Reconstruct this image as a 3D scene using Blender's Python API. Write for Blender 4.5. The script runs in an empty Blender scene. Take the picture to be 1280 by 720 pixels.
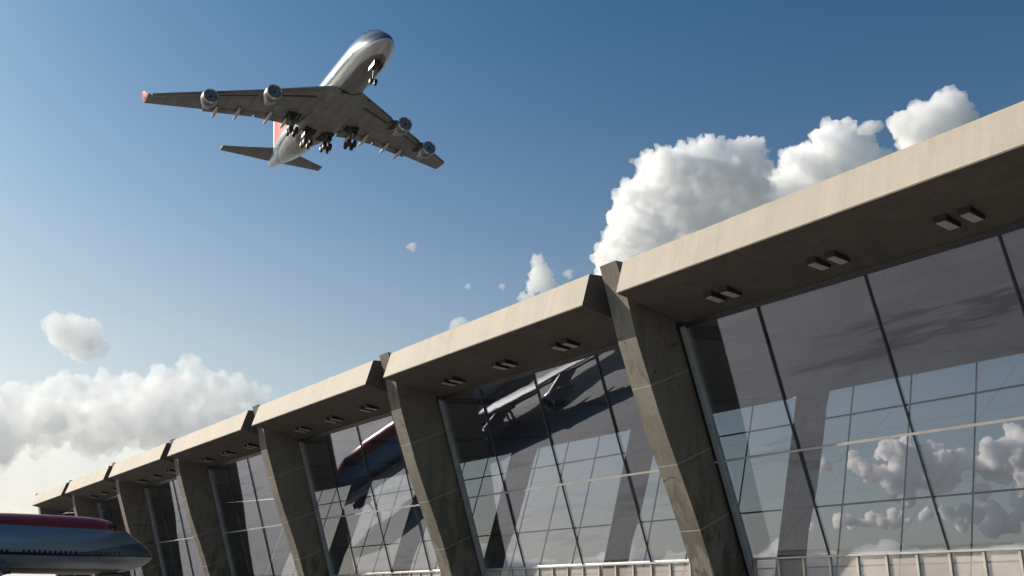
import bpy, bmesh, math, random
import numpy as np
from mathutils import Vector, Matrix, noise
PI = math.pi
rad = math.radians
random.seed(7)
scene = bpy.context.scene
COL = scene.collection

# ------------------------------------------------------------------ helpers
def link(o, parent=None):
    COL.objects.link(o)
    if parent is not None:
        o.parent = parent
    return o

def obj(name, bm, mats, parent=None, smooth=False):
    me = bpy.data.meshes.new(name)
    bmesh.ops.recalc_face_normals(bm, faces=bm.faces[:])
    bm.to_mesh(me); bm.free()
    if not isinstance(mats, (list, tuple)): mats = [mats]
    for m in mats: me.materials.append(m)
    if smooth:
        me.polygons.foreach_set('use_smooth', [True] * len(me.polygons))
        try: me.set_sharp_from_angle(angle=rad(38))
        except Exception: pass
    return link(bpy.data.objects.new(name, me), parent)

def empty(name, loc=(0, 0, 0), parent=None):
    o = bpy.data.objects.new(name, None)
    o.location = loc
    o.empty_display_size = .5
    return link(o, parent)

def tag(o, label=None, cat=None, group=None, kind=None):
    if label: o['label'] = label
    if cat: o['category'] = cat
    if group: o['group'] = group
    if kind: o['kind'] = kind
    return o

def copy_tree(o, parent=None):
    c = o.copy(); COL.objects.link(c)
    c.parent = parent
    for ch in o.children: copy_tree(ch, c)
    return c

def quad_strip(bm, rings, close=True, caps=True, mi=0):
    vs = [[bm.verts.new(p) for p in r] for r in rings]
    n = len(rings[0])
    for a, b in zip(vs[:-1], vs[1:]):
        for i in range(n if close else n - 1):
            j = (i + 1) % n
            f = bm.faces.new((a[i], a[j], b[j], b[i])); f.material_index = mi
    if caps:
        for r in (vs[0], vs[-1]):
            f = bm.faces.new(r); f.material_index = mi
    return vs

def prism(bm, poly, ext, mi=0):
    """poly: points (3D); ext: Vector"""
    a = [bm.verts.new(p) for p in poly]
    b = [bm.verts.new(Vector(p) + ext) for p in poly]
    n = len(poly)
    f = bm.faces.new(a); f.material_index = mi
    f = bm.faces.new(b[::-1]); f.material_index = mi
    for i in range(n):
        j = (i + 1) % n
        f = bm.faces.new((a[i], b[i], b[j], a[j])); f.material_index = mi

def box(bm, c, s, mi=0):
    x, y, z = c; a, b, d = s[0] / 2, s[1] / 2, s[2] / 2
    prism(bm, [(x - a, y - b, z - d), (x + a, y - b, z - d), (x + a, y + b, z - d), (x - a, y + b, z - d)], Vector((0, 0, 2 * d)), mi)

def beam(bm, p, q, w, d, side, mi=0):
    """rectangular bar from p to q; w along 'side', d across"""
    p, q, side = Vector(p), Vector(q), Vector(side).normalized()
    ax = (q - p).normalized(); side = (side - ax * side.dot(ax)).normalized(); oth = ax.cross(side)
    r = []
    for c in (p, q):
        r.append([c + side * w / 2 + oth * d / 2, c - side * w / 2 + oth * d / 2, c - side * w / 2 - oth * d / 2, c + side * w / 2 - oth * d / 2])
    quad_strip(bm, r, mi=mi)

def tube(bm, pts, radii, n=12, mi=0):
    pts = [Vector(p) for p in pts]
    rings = []
    for i, p in enumerate(pts):
        t = (pts[min(i + 1, len(pts) - 1)] - pts[max(i - 1, 0)]).normalized()
        u = t.orthogonal().normalized() if abs(t.z) > .95 else t.cross(Vector((0, 0, 1))).normalized()
        v = t.cross(u)
        r = radii[i] if isinstance(radii, (list, tuple)) else radii
        rings.append([p + u * r * math.cos(2 * PI * k / n) + v * r * math.sin(2 * PI * k / n) for k in range(n)])
    quad_strip(bm, rings, mi=mi)

# ------------------------------------------------------------------ materials
class NT:
    def __init__(s, name):
        s.m = bpy.data.materials.new(name); s.m.use_nodes = True
        s.t = s.m.node_tree; s.n = s.t.nodes; s.n.clear()
        s.out = s.n.new('ShaderNodeOutputMaterial')
    def new(s, t, **kw):
        x = s.n.new('ShaderNode' + t)
        for k, v in kw.items(): setattr(x, k, v)
        return x
    def l(s, a, b): s.t.links.new(a, b)
    def coord(s, kind='Object'): return s.new('TexCoord').outputs[kind]
    def mapping(s, v, scale=(1, 1, 1), loc=(0, 0, 0), rot=(0, 0, 0)):
        m = s.new('Mapping'); s.l(v, m.inputs['Vector'])
        m.inputs['Scale'].default_value = scale; m.inputs['Location'].default_value = loc; m.inputs['Rotation'].default_value = rot
        return m.outputs[0]
    def noise(s, v, scale, detail=4, rough=.55):
        x = s.new('TexNoise'); s.l(v, x.inputs['Vector'])
        x.inputs['Scale'].default_value = scale; x.inputs['Detail'].default_value = detail; x.inputs['Roughness'].default_value = rough
        return x.outputs['Fac']
    def ramp(s, f, stops):
        r = s.new('ValToRGB'); s.l(f, r.inputs[0]); e = r.color_ramp.elements
        while len(e) < len(stops): e.new(.5)
        for el, (p, c) in zip(e, stops):
            el.position = p; el.color = (c, c, c, 1) if not isinstance(c, tuple) else (*c, 1)
        return r.outputs[0]
    def math(s, op, a, b=None):
        x = s.new('Math', operation=op)
        for i, v in enumerate((a, b)):
            if v is None: continue
            if isinstance(v, (int, float)): x.inputs[i].default_value = v
            else: s.l(v, x.inputs[i])
        return x.outputs[0]
    def mix(s, f, a, b, mode='MIX'):
        x = s.new('MixRGB', blend_type=mode)
        for i, v in enumerate((f, a, b)):
            if isinstance(v, (int, float)): x.inputs[i].default_value = v if i == 0 else (v, v, v, 1)
            elif isinstance(v, tuple): x.inputs[i].default_value = (*v, 1)
            else: s.l(v, x.inputs[i])
        return x.outputs[0]
    def bsdf(s, col, rough=.6, metal=0., bump=None, bstr=.2, spec=.5, bdist=.02):
        b = s.new('BsdfPrincipled')
        for nm, v in (('Base Color', col), ('Roughness', rough), ('Metallic', metal)):
            if isinstance(v, (int, float)): b.inputs[nm].default_value = v
            elif isinstance(v, tuple): b.inputs[nm].default_value = (*v, 1)
            else: s.l(v, b.inputs[nm])
        b.inputs['Specular IOR Level'].default_value = spec
        if bump is not None:
            k = s.new('Bump'); k.inputs['Strength'].default_value = bstr; k.inputs['Distance'].default_value = bdist
            s.l(bump, k.inputs['Height']); s.l(k.outputs[0], b.inputs['Normal'])
        s.l(b.outputs[0], s.out.inputs['Surface'])
        return s.m

def simple(name, col, rough=.5, metal=0., var=.12, scale=3., spec=.5):
    t = NT(name); c = t.coord()
    n = t.noise(c, scale, 5)
    v = t.ramp(n, [(.3, 1 - var), (.7, 1 + var * .6)])
    return t.bsdf(t.mix(1., col, v, 'MULTIPLY'), rough, metal, spec=spec)

def shifted(t, c):
    v = t.new('VectorMath', operation='ADD'); t.l(c, v.inputs[0])
    r = t.new('ObjectInfo').outputs['Random']; k = t.math('MULTIPLY', r, 90.)
    cb = t.new('CombineXYZ'); t.l(k, cb.inputs[0]); t.l(t.math('MULTIPLY', r, 37.), cb.inputs[1])
    t.l(cb.outputs[0], v.inputs[1])
    return v.outputs[0]

def concrete(name, base, dark, streak=.5, seam=None, rough=.75):
    t = NT(name); raw = t.coord()
    c = shifted(t, raw)
    big = t.noise(c, .35, 5, .6); fine = t.noise(c, 6, 6, .65)
    st = t.noise(t.mapping(c, (1.6, 1.6, .1)), 1.0, 5, .6)
    f = t.ramp(big, [(.35, 0.), (.7, 1.)])
    col = t.mix(f, base, tuple(.55 * b + .45 * d for b, d in zip(base, dark)))
    sf = t.math('MULTIPLY', t.ramp(st, [(.5, 0.), (.68, 1.)]), streak)
    col = t.mix(sf, col, dark)
    col = t.mix(1., col, t.ramp(fine, [(.25, .82), (.75, 1.1)]), 'MULTIPLY')
    if seam: col = seam(t, c, raw, col)
    return t.bsdf(col, rough, 0, fine, .25, .3)

K = 2.0          # metres per survey unit of the terminal
EYE = .5
SC = 18.12 * K   # centre line of the nearest pier, along -X
BAY = 12.2 * K
def W(s, n, u): return Vector((-s * K, n * K, u * K + EYE))
def W2(s, n, u): return Vector((-s, n * K, u * K + EYE))   # s already in metres

def seam_lines(t, c, col):
    sp = t.new('SeparateXYZ'); t.l(c, sp.inputs[0])
    # lines square to the leaning pier axis
    h = t.math('SUBTRACT', sp.outputs[2], t.math('MULTIPLY', sp.outputs[1], .42))
    out = col
    for u, n in ((5.73, 18.48), (3.42, 18.4), (1.83, 19.1)):
        v = u * K + EYE - .42 * n * K
        d = t.math('ABSOLUTE', t.math('SUBTRACT', h, v))
        m = t.math('LESS_THAN', d, .03)
        out = t.mix(t.math('MULTIPLY', m, .8), out, (.42, .41, .38))
    return out

def pier_dirt(t, c, raw, col):
    # soot cracks and tan patches near the foot of the pier
    sp = t.new('SeparateXYZ'); t.l(raw, sp.inputs[0])
    n1 = t.noise(t.mapping(c, (1, .9, .35)), .9, 6, .65)
    hgt = t.ramp(t.math('DIVIDE', sp.outputs[2], 13.), [(.1, 1.), (.75, 0.)])
    m = t.math('MULTIPLY', t.ramp(n1, [(.49, 0.), (.54, 1.)]), hgt)
    col = t.mix(t.math('MULTIPLY', m, .7), col, (.06, .055, .05))
    n2 = t.noise(t.mapping(c, (1, 1, .5), (7, 3, 1)), .6, 5, .6)
    m2 = t.math('MULTIPLY', t.ramp(n2, [(.55, 0.), (.62, 1.)]), hgt)
    col = t.mix(t.math('MULTIPLY', m2, .3), col, (.36, .26, .17))
    # hairline vertical cracks
    wv = t.noise(c, .9, 5, .7); vo = t.new('TexVoronoi', feature='DISTANCE_TO_EDGE'); vo.inputs['Scale'].default_value = .32
    wm = t.new('VectorMath', operation='ADD'); t.l(t.mapping(c, (1, 1.2, .35)), wm.inputs[0])
    cb = t.new('CombineXYZ')
    for i in range(3): t.l(t.math('MULTIPLY', wv, 1.3), cb.inputs[i])
    t.l(cb.outputs[0], wm.inputs[1]); t.l(wm.outputs[0], vo.inputs['Vector'])
    cr = t.math('MULTIPLY', t.math('LESS_THAN', vo.outputs['Distance'], .006), t.ramp(t.noise(c, .5, 3), [(.45, 0.), (.6, 1.)]))
    col = t.mix(t.math('MULTIPLY', cr, .75), col, (.03, .028, .025))
    return seam_lines(t, raw, col)

M = {}
def fascia_mat():
    t = NT('painted_concrete_fascia'); c = shifted(t, t.coord())
    pan = t.noise(t.mapping(c, (.45, .02, .02)), 1., 3, .7)
    big = t.noise(c, .3, 4, .6); fine = t.noise(c, 9, 6, .65)
    drip = t.noise(t.mapping(c, (2.2, .3, .12)), 1., 5, .65)
    col = t.mix(t.ramp(pan, [(.4, 0.), (.6, 1.)]), (.51, .44, .36), (.465, .405, .335))
    col = t.mix(t.math('MULTIPLY', t.ramp(drip, [(.52, 0.), (.72, 1.)]), .22), col, (.26, .215, .175))
    col = t.mix(t.math('MULTIPLY', t.ramp(big, [(.5, 0.), (.7, 1.)]), .25), col, (.3, .26, .21))
    col = t.mix(1., col, t.ramp(fine, [(.25, .9), (.75, 1.06)]), 'MULTIPLY')
    return t.bsdf(col, .7, 0, fine, .2, .3)
M['fascia'] = fascia_mat()
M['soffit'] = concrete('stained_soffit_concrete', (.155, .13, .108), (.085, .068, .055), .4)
M['pier'] = concrete('weathered_pier_concrete', (.25, .218, .178), (.14, .125, .105), .5, pier_dirt)
M['ceil'] = concrete('interior_ceiling_plaster', (.30, .29, .28), (.2, .19, .185), .3)
M['floor'] = simple('terrazzo_floor', (.25, .24, .23), .25, 0, .2, 2)
M['frame'] = simple('dark_anodised_frame', (.045, .045, .048), .4, .3)
M['jamb'] = simple('grey_aluminium_jamb', (.36, .37, .37), .45, .3, .2, 1.5)
M['channel'] = simple('black_rubber_channel', (.012, .012, .013), .6)
M['rail'] = simple('pale_steel_rail', (.5, .47, .43), .38, .4, .2, 2)
M['transom'] = simple('pale_painted_transom', (.5, .47, .44), .4, .2, .2, 1.)
M['housing'] = simple('lamp_housing_brown', (.03, .027, .025), .6)
M['lens'] = simple('frosted_lamp_lens', (.56, .51, .485), .5, 0, .15, 4)

def glass(name, tint, ior, rough=.0, refl=1.0):
    t = NT(name); c = t.coord()
    tr = t.new('BsdfTransparent'); tr.inputs[0].default_value = (*tint, 1)
    gl = t.new('BsdfGlossy'); gl.inputs['Roughness'].default_value = rough; gl.inputs[0].default_value = (.85 * refl, .88 * refl, refl, 1)
    fr = t.new('Fresnel')
    bf = t.new('NewGeometry').outputs['Backfacing']     # the same reflectance on both faces of the pane
    t.l(t.math('ADD', t.math('MULTIPLY', bf, 1 / ior - ior), ior), fr.inputs[0])
    b = t.new('Bump'); b.inputs['Strength'].default_value = .06; b.inputs['Distance'].default_value = .05
    t.l(t.noise(c, .35, 2), b.inputs['Height'])
    t.l(b.outputs[0], gl.inputs['Normal']); t.l(b.outputs[0], fr.inputs['Normal'])
    mx = t.new('MixShader'); t.l(fr.outputs[0], mx.inputs[0]); t.l(tr.outputs[0], mx.inputs[1]); t.l(gl.outputs[0], mx.inputs[2])
    t.l(mx.outputs[0], t.out.inputs['Surface'])
    return t.m
M['glass'] = glass('tinted_curtain_glass', (.905, .9, .905), 2.3)
def frosted():
    t = NT('frosted_base_glass'); c = t.coord()
    tr = t.new('BsdfTransparent'); tr.inputs[0].default_value = (.95, .94, .93, 1)
    df = t.new('BsdfDiffuse'); t.l(t.mix(t.ramp(t.noise(c, .8, 4), [(.35, 0.), (.65, 1.)]), (.74, .64, .58), (.66, .585, .54)), df.inputs[0])
    mx = t.new('MixShader'); mx.inputs[0].default_value = .36
    t.l(tr.outputs[0], mx.inputs[1]); t.l(df.outputs[0], mx.inputs[2]); t.l(mx.outputs[0], t.out.inputs['Surface'])
    return t.m
M['clear'] = frosted()

def apron_mat():
    t = NT('apron_concrete'); c = t.coord()
    br = t.new('TexBrick'); t.l(c, br.inputs['Vector'])
    br.offset = 0; br.inputs['Scale'].default_value = 1; br.inputs['Brick Width'].default_value = 7.5; br.inputs['Row Height'].default_value = 7.5
    br.inputs['Mortar Size'].default_value = .05
    br.inputs['Color1'].default_value = (.25, .25, .26, 1); br.inputs['Color2'].default_value = (.215, .215, .22, 1); br.inputs['Mortar'].default_value = (.1, .1, .1, 1)
    n = t.noise(c, .05, 6, .65); n2 = t.noise(t.mapping(c, (.3, 1.2, 1)), .08, 5, .7)
    col = t.mix(t.math('MULTIPLY', t.ramp(n, [(.5, 0.), (.62, 1.)]), .45), br.outputs[0], (.12, .115, .11))
    col = t.mix(t.math('MULTIPLY', t.ramp(n2, [(.56, 0.), (.6, 1.)]), .8), col, (.05, .05, .05))
    return t.bsdf(col, .75, 0, t.noise(c, 4, 5), .2)

# ------------------------------------------------------------------ setting
bm = bmesh.new()
bmesh.ops.create_circle(bm, cap_ends=True, segments=96, radius=30000)
M['land'] = simple('dry_grass_land', (.17, .165, .15), .9, 0, .35, .01)
tag(obj('ground', bm, M['land']), kind='structure').location = (0, 0, -.02)
bm = bmesh.new()
vs = [bm.verts.new(p) for p in ((-700, -500, 0), (500, -500, 0), (500, 36, 0), (-700, 36, 0))]
bm.faces.new(vs)
tag(obj('apron', bm, apron_mat()), kind='structure')

# ------------------------------------------------------------------ terminal
NT_, UT, TL = 18.187, 6.885, .326
UB, UTR = .934, 3.386
def ng(u): return NT_ + TL * (UT - u)
FT_, FU = 39.4, 9.454
FL_ = .313
def nf(u): return FT_ - FL_ * (FU - u)
FLOOR_U = (.9 - EYE) / K
gx = Vector((0, -1, 0)) # unused
GN = Vector((0, -1, TL)).normalized()            # placeholder orientation of the glass plane
gup = Vector((0, -TL, 1)).normalized()
gnor = Vector((0, -1, -TL)).normalized()

term = empty('terminal_building', W2(SC + 3 * BAY, 25, 0) * 1.0)
term.location.z = 0
tag(term, 'long grey concrete airport terminal with leaning piers and sloping glass front', 'building')
TI = Matrix.Translation(-term.location)
def part(name, bm, mats, parent=term, smooth=False):
    """geometry given in world coordinates, stored relative to the building's base"""
    if parent is term or True:
        bmesh.ops.transform(bm, matrix=TI, verts=bm.verts[:])
    o = obj(name, bm, mats, parent, smooth)
    return o

NB = 6
GAP = 1.34 * K
HALFW = .35 * K
front = [(16.07, 8.33), (16.29, 7.75), (16.68, 6.32), (17.05, 5.3), (17.36, 4.45), (17.7, 3.65), (18.07, 2.85), (18.5, 1.85), (18.88, .85), (19.25, -.25)]
far_front = [(2 * 0 + 41.75, 11.2), (41.4, 10.3), (40.9, 9.2), (40.2, 7.), (39.5, 5.), (38.6, 3.), (38., 1.), (37.7, -.25)]
def make_pier():
    bm = bmesh.new()
    back = [(ng(-.25) - .02, -.25), (ng(UT + .1) - .02, UT + .1), (18.1, 7.6), (17.4, 8.33)]
    poly = [W2(0, n, u) for n, u in front] + [W2(0, n, u) for n, u in back]
    poly = [p - Vector((HALFW, 0, 0)) for p in poly]
    prism(bm, poly, Vector((2 * HALFW, 0, 0)))
    bmesh.ops.bevel(bm, geom=[e for e in bm.edges if abs((e.verts[0].co - e.verts[1].co).x) < 1e-4 and e.calc_length() > .3], offset=.06, segments=2, affect='EDGES')
    o = obj('pier', bm, M['pier'], term)
    return o
def make_far_pier():
    bm = bmesh.new()
    poly = [W2(0, n, u) for n, u in far_front] + [W2(0, nf(-.25) + .02, -.25), W2(0, nf(9.4) + .02, 9.4), W2(0, 39.9, 11.2)]
    poly = [p - Vector((HALFW, 0, 0)) for p in poly]
    prism(bm, poly, Vector((2 * HALFW, 0, 0)))
    return obj('pier', bm, M['pier'], term)

SOFF = (7.29 - 6.885) / (18.187 - 15.735)
def make_roof():
    """one bay of the roof slab: fascia, soffit, hung ceiling, upper shell; local x=0 at pier centre, bay runs to +x side (towards the camera)"""
    L = BAY - GAP
    bm = bmesh.new()
    prof = [(15.735, 7.29), (16.02, 8.22), (20, 8.5), (26, 9.0), (34, 10.2), (41, 11.9), (41.6, 11.6), (41.2, 10.4), (39.46, 9.5)]
    for i in range(9, 0, -1):   # shallow hung curve of the ceiling
        a = i / 10
        prof.append((18.187 + (39.46 - 18.187) * a, 6.885 + (9.5 - 6.885) * a - .9 * a * (1 - a)))
    prof.append((18.187, 6.885))
    prism(bm, [W2(-GAP / 2, n, u) for n, u in prof], Vector((L, 0, 0)))
    bm.normal_update()
    for f in bm.faces:
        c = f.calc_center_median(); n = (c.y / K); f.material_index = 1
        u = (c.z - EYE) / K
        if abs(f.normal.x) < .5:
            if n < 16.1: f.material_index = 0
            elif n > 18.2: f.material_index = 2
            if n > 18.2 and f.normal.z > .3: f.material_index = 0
    ed = [e for e in bm.edges if e.calc_length() > 3 and abs(e.verts[0].co.y / K - 15.9) < .2 and abs(e.verts[1].co.y / K - 15.9) < .2]
    bmesh.ops.bevel(bm, geom=ed, offset=.035, segments=2, affect='EDGES')
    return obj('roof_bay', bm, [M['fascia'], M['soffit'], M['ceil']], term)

def make_lamp():
    """flush pair lamp: dark wedge housing with pale lens below, hung from the soffit"""
    bm = bmesh.new()
    sx, sy, h = .52, 1.04, .26
    t = SOFF
    def q(x, y, z): return Vector((x, y, z - t * y))
    top = [q(-sx / 2, -sy / 2, .02), q(sx / 2, -sy / 2, .02), q(sx / 2, sy / 2, .02), q(-sx / 2, sy / 2, .02)]
    bot = [q(-sx / 2, -sy / 2, -h), q(sx / 2, -sy / 2, -h), q(sx / 2, sy / 2, -h + .1), q(-sx / 2, sy / 2, -h + .1)]
    quad_strip(bm, [top, bot], mi=0)
    for f in bm.faces:
        if f.calc_center_median().z < -h + .1 and abs(f.normal.z) >= 0:
            pass
    bm.normal_update()
    e = .05
    lens = [q(-sx / 2 + e, -sy / 2 + e, -h - .006 + .1 * e), q(sx / 2 - e, -sy / 2 + e, -h - .006), q(sx / 2 - e, sy / 2 - e, -h + .09), q(-sx / 2 + e, sy / 2 - e, -h + .09)]
    prism(bm, lens, Vector((0, 0, -.02)), 1)
    return obj('soffit_lamp', bm, [M['housing'], M['lens']], None)

def make_window():
    """one bay of sloping curtain wall, local x = 0 at the pier on its far side (left), spans to +BAY"""
    x0, x1 = HALFW + .0, BAY - HALFW
    w = empty('window', (0, 0, 0), term)
    ul = UB
    # glass
    def gp(x, u, off=0): return W2(-x, ng(u), u) + gnor * off
    t = .03
    g = random.Random(5)
    for ua, ub in ((UB + .02, UTR - .012), (UTR + .012, UT + .05)):
        for k in range(4):                         # no two panes sit in quite the same plane
            xa, xb = max(x0, BAY * k / 4 + .02), min(x1, BAY * (k + 1) / 4 - .02)
            d = [g.uniform(-.02, .02) for _ in range(4)]
            d[2] = d[1] + d[3] - d[0]
            bm = bmesh.new()
            prism(bm, [gp(xa, ua, d[0]), gp(xb, ua, d[1]), gp(xb, ub, d[2]), gp(xa, ub, d[3])], -gnor * t)
            obj('pane', bm, M['glass'], w)
    for k in (1, 2, 3):
        bm = bmesh.new()
        x = BAY * k / 4
        beam(bm, gp(x, UB, .06), gp(x, UT + .03, .06), .065, .09, (1, 0, 0))
        obj('mullion', bm, M['frame'], w)
    bm = bmesh.new()
    beam(bm, gp(x0, UTR, .10), gp(x1, UTR, .08), .10, .09, gup)
    obj('transom', bm, M['transom'], w)
    bm = bmesh.new()
    beam(bm, gp(x0, UT - .02, .07), gp(x1, UT - .02, .07), .22, .2, gup)
    beam(bm, gp(x0, UT - .09, .12), gp(x1, UT - .09, .12), .06, .2, gup)
    obj('head_frame', bm, M['frame'], w)
    for sgn in (1, -1):
        xc = x0 + .13 if sgn > 0 else x1 - .13
        bm = bmesh.new()
        beam(bm, gp(xc, UB - .6, .02), gp(xc, UT + .02, .02), .30, .16, (1, 0, 0))
        obj('dark_channel', bm, M['channel'], w)
        xc = x0 + .49 if sgn > 0 else x1 - .49
        bm = bmesh.new()
        beam(bm, gp(xc, UB - .6, .10), gp(xc, UT - .04, .10), .36, .30, (1, 0, 0))
        bmesh.ops.bevel(bm, geom=bm.edges[:], offset=.02, segments=1, affect='EDGES')
        obj('jamb', bm, M['jamb'], w)
    return w
def make_base():
    """clear glazed base under the sloping wall, with handrail and posts"""
    b = empty('base_glazing', (0, 0, 0), term)
    x0, x1 = HALFW + .35, BAY - HALFW - .35
    n0 = ng(UB)
    bm = bmesh.new()
    box(bm, (( x0 + x1) / 2, n0 * K, (UB * K + EYE + .9) / 2 - .02), (x1 - x0, .03, UB * K + EYE - .9 - .1))
    obj('pane', bm, M['clear'], b)
    bm = bmesh.new()
    box(bm, ((x0 + x1) / 2, n0 * K - .05, UB * K + EYE + .0), (x1 - x0, .26, .11))
    bmesh.ops.bevel(bm, geom=bm.edges[:], offset=.015, segments=1, affect='EDGES')
    obj('handrail', bm, M['rail'], b)
    return b
def make_post():
    bm = bmesh.new()
    box(bm, (0, ng(UB) * K - .05, (UB * K + EYE + .9) / 2 - .03), (.11, .16, UB * K + EYE - .9 - .06))
    return obj('post', bm, M['rail'], None)
def make_far_window():
    w = empty('window', (0, 0, 0), term)
    x0, x1 = HALFW, BAY - HALFW
    fn = Vector((0, 1, -FL_)).normalized(); fup = Vector((0, FL_, 1)).normalized()
    def gp(x, u, off=0): return W2(-x, nf(u), u) + fn * off
    bm = bmesh.new()
    prism(bm, [gp(x0, -.2), gp(x1, -.2), gp(x1, 9.5), gp(x0, 9.5)], fn * .03)
    obj('pane', bm, M['glass'], w)
    for k in (1, 2, 3):
        bm = bmesh.new(); x = BAY * k / 4
        beam(bm, gp(x, -.2, -.1), gp(x, 9.46, -.1), .09, .12, (1, 0, 0)); obj('mullion', bm, M['frame'], w)
    for u in (8.088, 3.912):
        bm = bmesh.new(); beam(bm, gp(x0, u, -.09), gp(x1, u, -.09), .12, .14, fup); obj('transom', bm, M['frame'], w)
    bm = bmesh.new(); beam(bm, gp(x0, 1.25, -.12), gp(x1, 1.25, -.12), .1, .1, fup); obj('handrail', bm, M['rail'], w)
    return w

def rel(o, s):
    """move a part built round local x=0 at pier centre into the building's frame"""
    o.location = Vector((-s, 0, 0)) - term.location
    return o

pier0, fpier0, roof0, win0, base0, fwin0 = make_pier(), make_far_pier(), make_roof(), make_window(), make_base(), make_far_window()
lamp0 = make_lamp(); post0 = make_post()
lamp_s = [.27, .52, .77]
first = True
for i in range(-2, NB + 1):
    # pier i sits at s = SC + i*BAY; bay i-1 lies on its near side (towards +x)
    s = SC + i * BAY
    if i >= -1:
        rel(pier0 if i == 0 else copy_tree(pier0, term), s)
        rel(fpier0 if i == 0 else copy_tree(fpier0, term), s)
    if i > NB - 1 + 1: continue
    # bay on the far side of pier i-1.. : here the bay whose left pier is i (x from pier i towards the camera)
    if i > -2:
        r = rel(roof0 if i == 0 else copy_tree(roof0, term), s)
        # roof geometry was built from +GAP/2 to BAY-GAP/2
        rel(win0 if i == 0 else copy_tree(win0, term), s)
        rel(fwin0 if i == 0 else copy_tree(fwin0, term), s)
        b = base0 if i == 0 else copy_tree(base0, term)
        rel(b, s)
for i in range(-1, NB + 1):
    s = SC + i * BAY
    roofs = [o for o in term.children if o.name.startswith('roof_bay') and abs(o.location.x - (-s - term.location.x)) < .1]
    bases = [o for o in term.children if o.name.startswith('base_glazing') and abs(o.location.x - (-s - term.location.x)) < .1]
    if i <= 5:
        for fr in lamp_s:
            for d in (-1, 1):
                x = BAY * (1 - fr) + d * .50
                n = 17.26
                lp = lamp0 if first else lamp0.copy()
                if not first: COL.objects.link(lp)
                first = False
                lp.parent = roofs[0]; lp.location = (x, n * K, (7.29 - SOFF * (n - 15.735)) * K + EYE)
    if i <= 3:
        for k in range(1, 16):
            if k == 1 and i == -1: p = post0
            else: p = post0.copy(); COL.objects.link(p)
            p.parent = bases[0]; p.location = (BAY * k / 16, 0, 0)

# interior floor, plinth, closed gaps above the piers, end wall
sA, sB = SC - 2 * BAY + 2, SC + NB * BAY + HALFW
bm = bmesh.new()
prism(bm, [W2(sA, ng(-.25) - .4, FLOOR_U), W2(sA, nf(-.2) + .5, FLOOR_U), W2(sA, nf(-.2) + .5, -.25), W2(sA, ng(-.25) - .4, -.25)], Vector((sA - sB, 0, 0)))
part('floor', bm, M['floor'])
for i in range(-1, NB + 1):
    s = SC + i * BAY
    bm = bmesh.new()
    g = GAP / 2 - .003
    prof = [(17.6, 7.15), (17.6, 7.9), (20, 8.3), (26, 8.8), (34, 9.9), (40.6, 11.4), (40.4, 10.2), (39.3, 9.52)]
    for k in range(9, 0, -1):
        a = k / 10; prof.append((18.25 + (39.3 - 18.25) * a, 6.93 + (9.5 - 6.885) * a - .9 * a * (1 - a)))
    prof.append((18.25, 6.93))
    prism(bm, [W2(s + g, n, u) for n, u in prof], Vector((2 * g, 0, 0)))
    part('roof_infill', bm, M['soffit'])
bm = bmesh.new()
prism(bm, [W2(sB + .02, ng(-.25), -.25), W2(sB + .02, ng(6.8), 6.8), W2(sB + .02, nf(9.3), 9.3), W2(sB + .02, nf(-.25), -.25)], Vector((-.4, 0, 0)))
part('end_wall', bm, M['pier'])

# ------------------------------------------------------------------ airliners
def livery():
    t = NT('airliner_livery'); c = t.coord()
    sp = t.new('SeparateXYZ'); t.l(c, sp.inputs[0]); x, y, z = sp.outputs
    dirt = t.noise(t.mapping(c, (.1, .6, .6)), 2., 5, .6)
    lower = t.mix(t.ramp(dirt, [(.35, 0.), (.7, 1.)]), (.46, .465, .47), (.31, .315, .32))
    mid = (.22, .285, .34)
    # cheat line drops towards the nose
    aft = t.math('SUBTRACT', 30., x)            # metres behind the nose
    drop = t.math('MULTIPLY', t.math('MAXIMUM', t.math('SUBTRACT', 10., aft), 0.), -.02)
    line = t.math('SUBTRACT', -1., drop)
    bl = t.math('ADD', -2.6, t.math('MULTIPLY', t.math('MAXIMUM', t.math('SUBTRACT', aft, 40.), 0.), -.16))   # grey painted belly
    lower = t.mix(t.math('LESS_THAN', z, bl), lower, t.mix(t.ramp(dirt, [(.35, 0.), (.7, 1.)]), (.17, .165, .16), (.11, .105, .10)))
    m_mid = t.math('GREATER_THAN', z, line)
    col = t.mix(m_mid, lower, mid)
    m_ln = t.math('LESS_THAN', t.math('ABSOLUTE', t.math('SUBTRACT', z, line)), .17)
    col = t.mix(m_ln, col, (.03, .04, .07))
    # dark slate nose flash widening forward
    fl = t.math('SUBTRACT', t.math('MULTIPLY', t.math('SUBTRACT', 12., aft), .17), t.math('SUBTRACT', z, line))
    m_fl = t.math('MULTIPLY', t.math('GREATER_THAN', fl, 0.), m_mid)
    col = t.mix(m_fl, col, (.10, .125, .165))
    m_red = t.math('GREATER_THAN', z, t.math('ADD', 2.1, t.math('MULTIPLY', aft, .012)))
    col = t.mix(m_red, col, (.36, .04, .042))
    # skin panel joints
    br = t.new('TexBrick'); t.l(t.mapping(c, (1, 1, 1), rot=(PI / 2, 0, 0)), br.inputs['Vector'])
    br.inputs['Scale'].default_value = 1; br.inputs['Brick Width'].default_value = 5; br.inputs['Row Height'].default_value = 1.7; br.inputs['Mortar Size'].default_value = .025
    br.inputs['Color1'].default_value = (1, 1, 1, 1); br.inputs['Color2'].default_value = (.93, .93, .93, 1); br.inputs['Mortar'].default_value = (.7, .7, .7, 1)
    col = t.mix(1., col, br.outputs[0], 'MULTIPLY')
    return t.bsdf(col, .28, .3)
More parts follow.
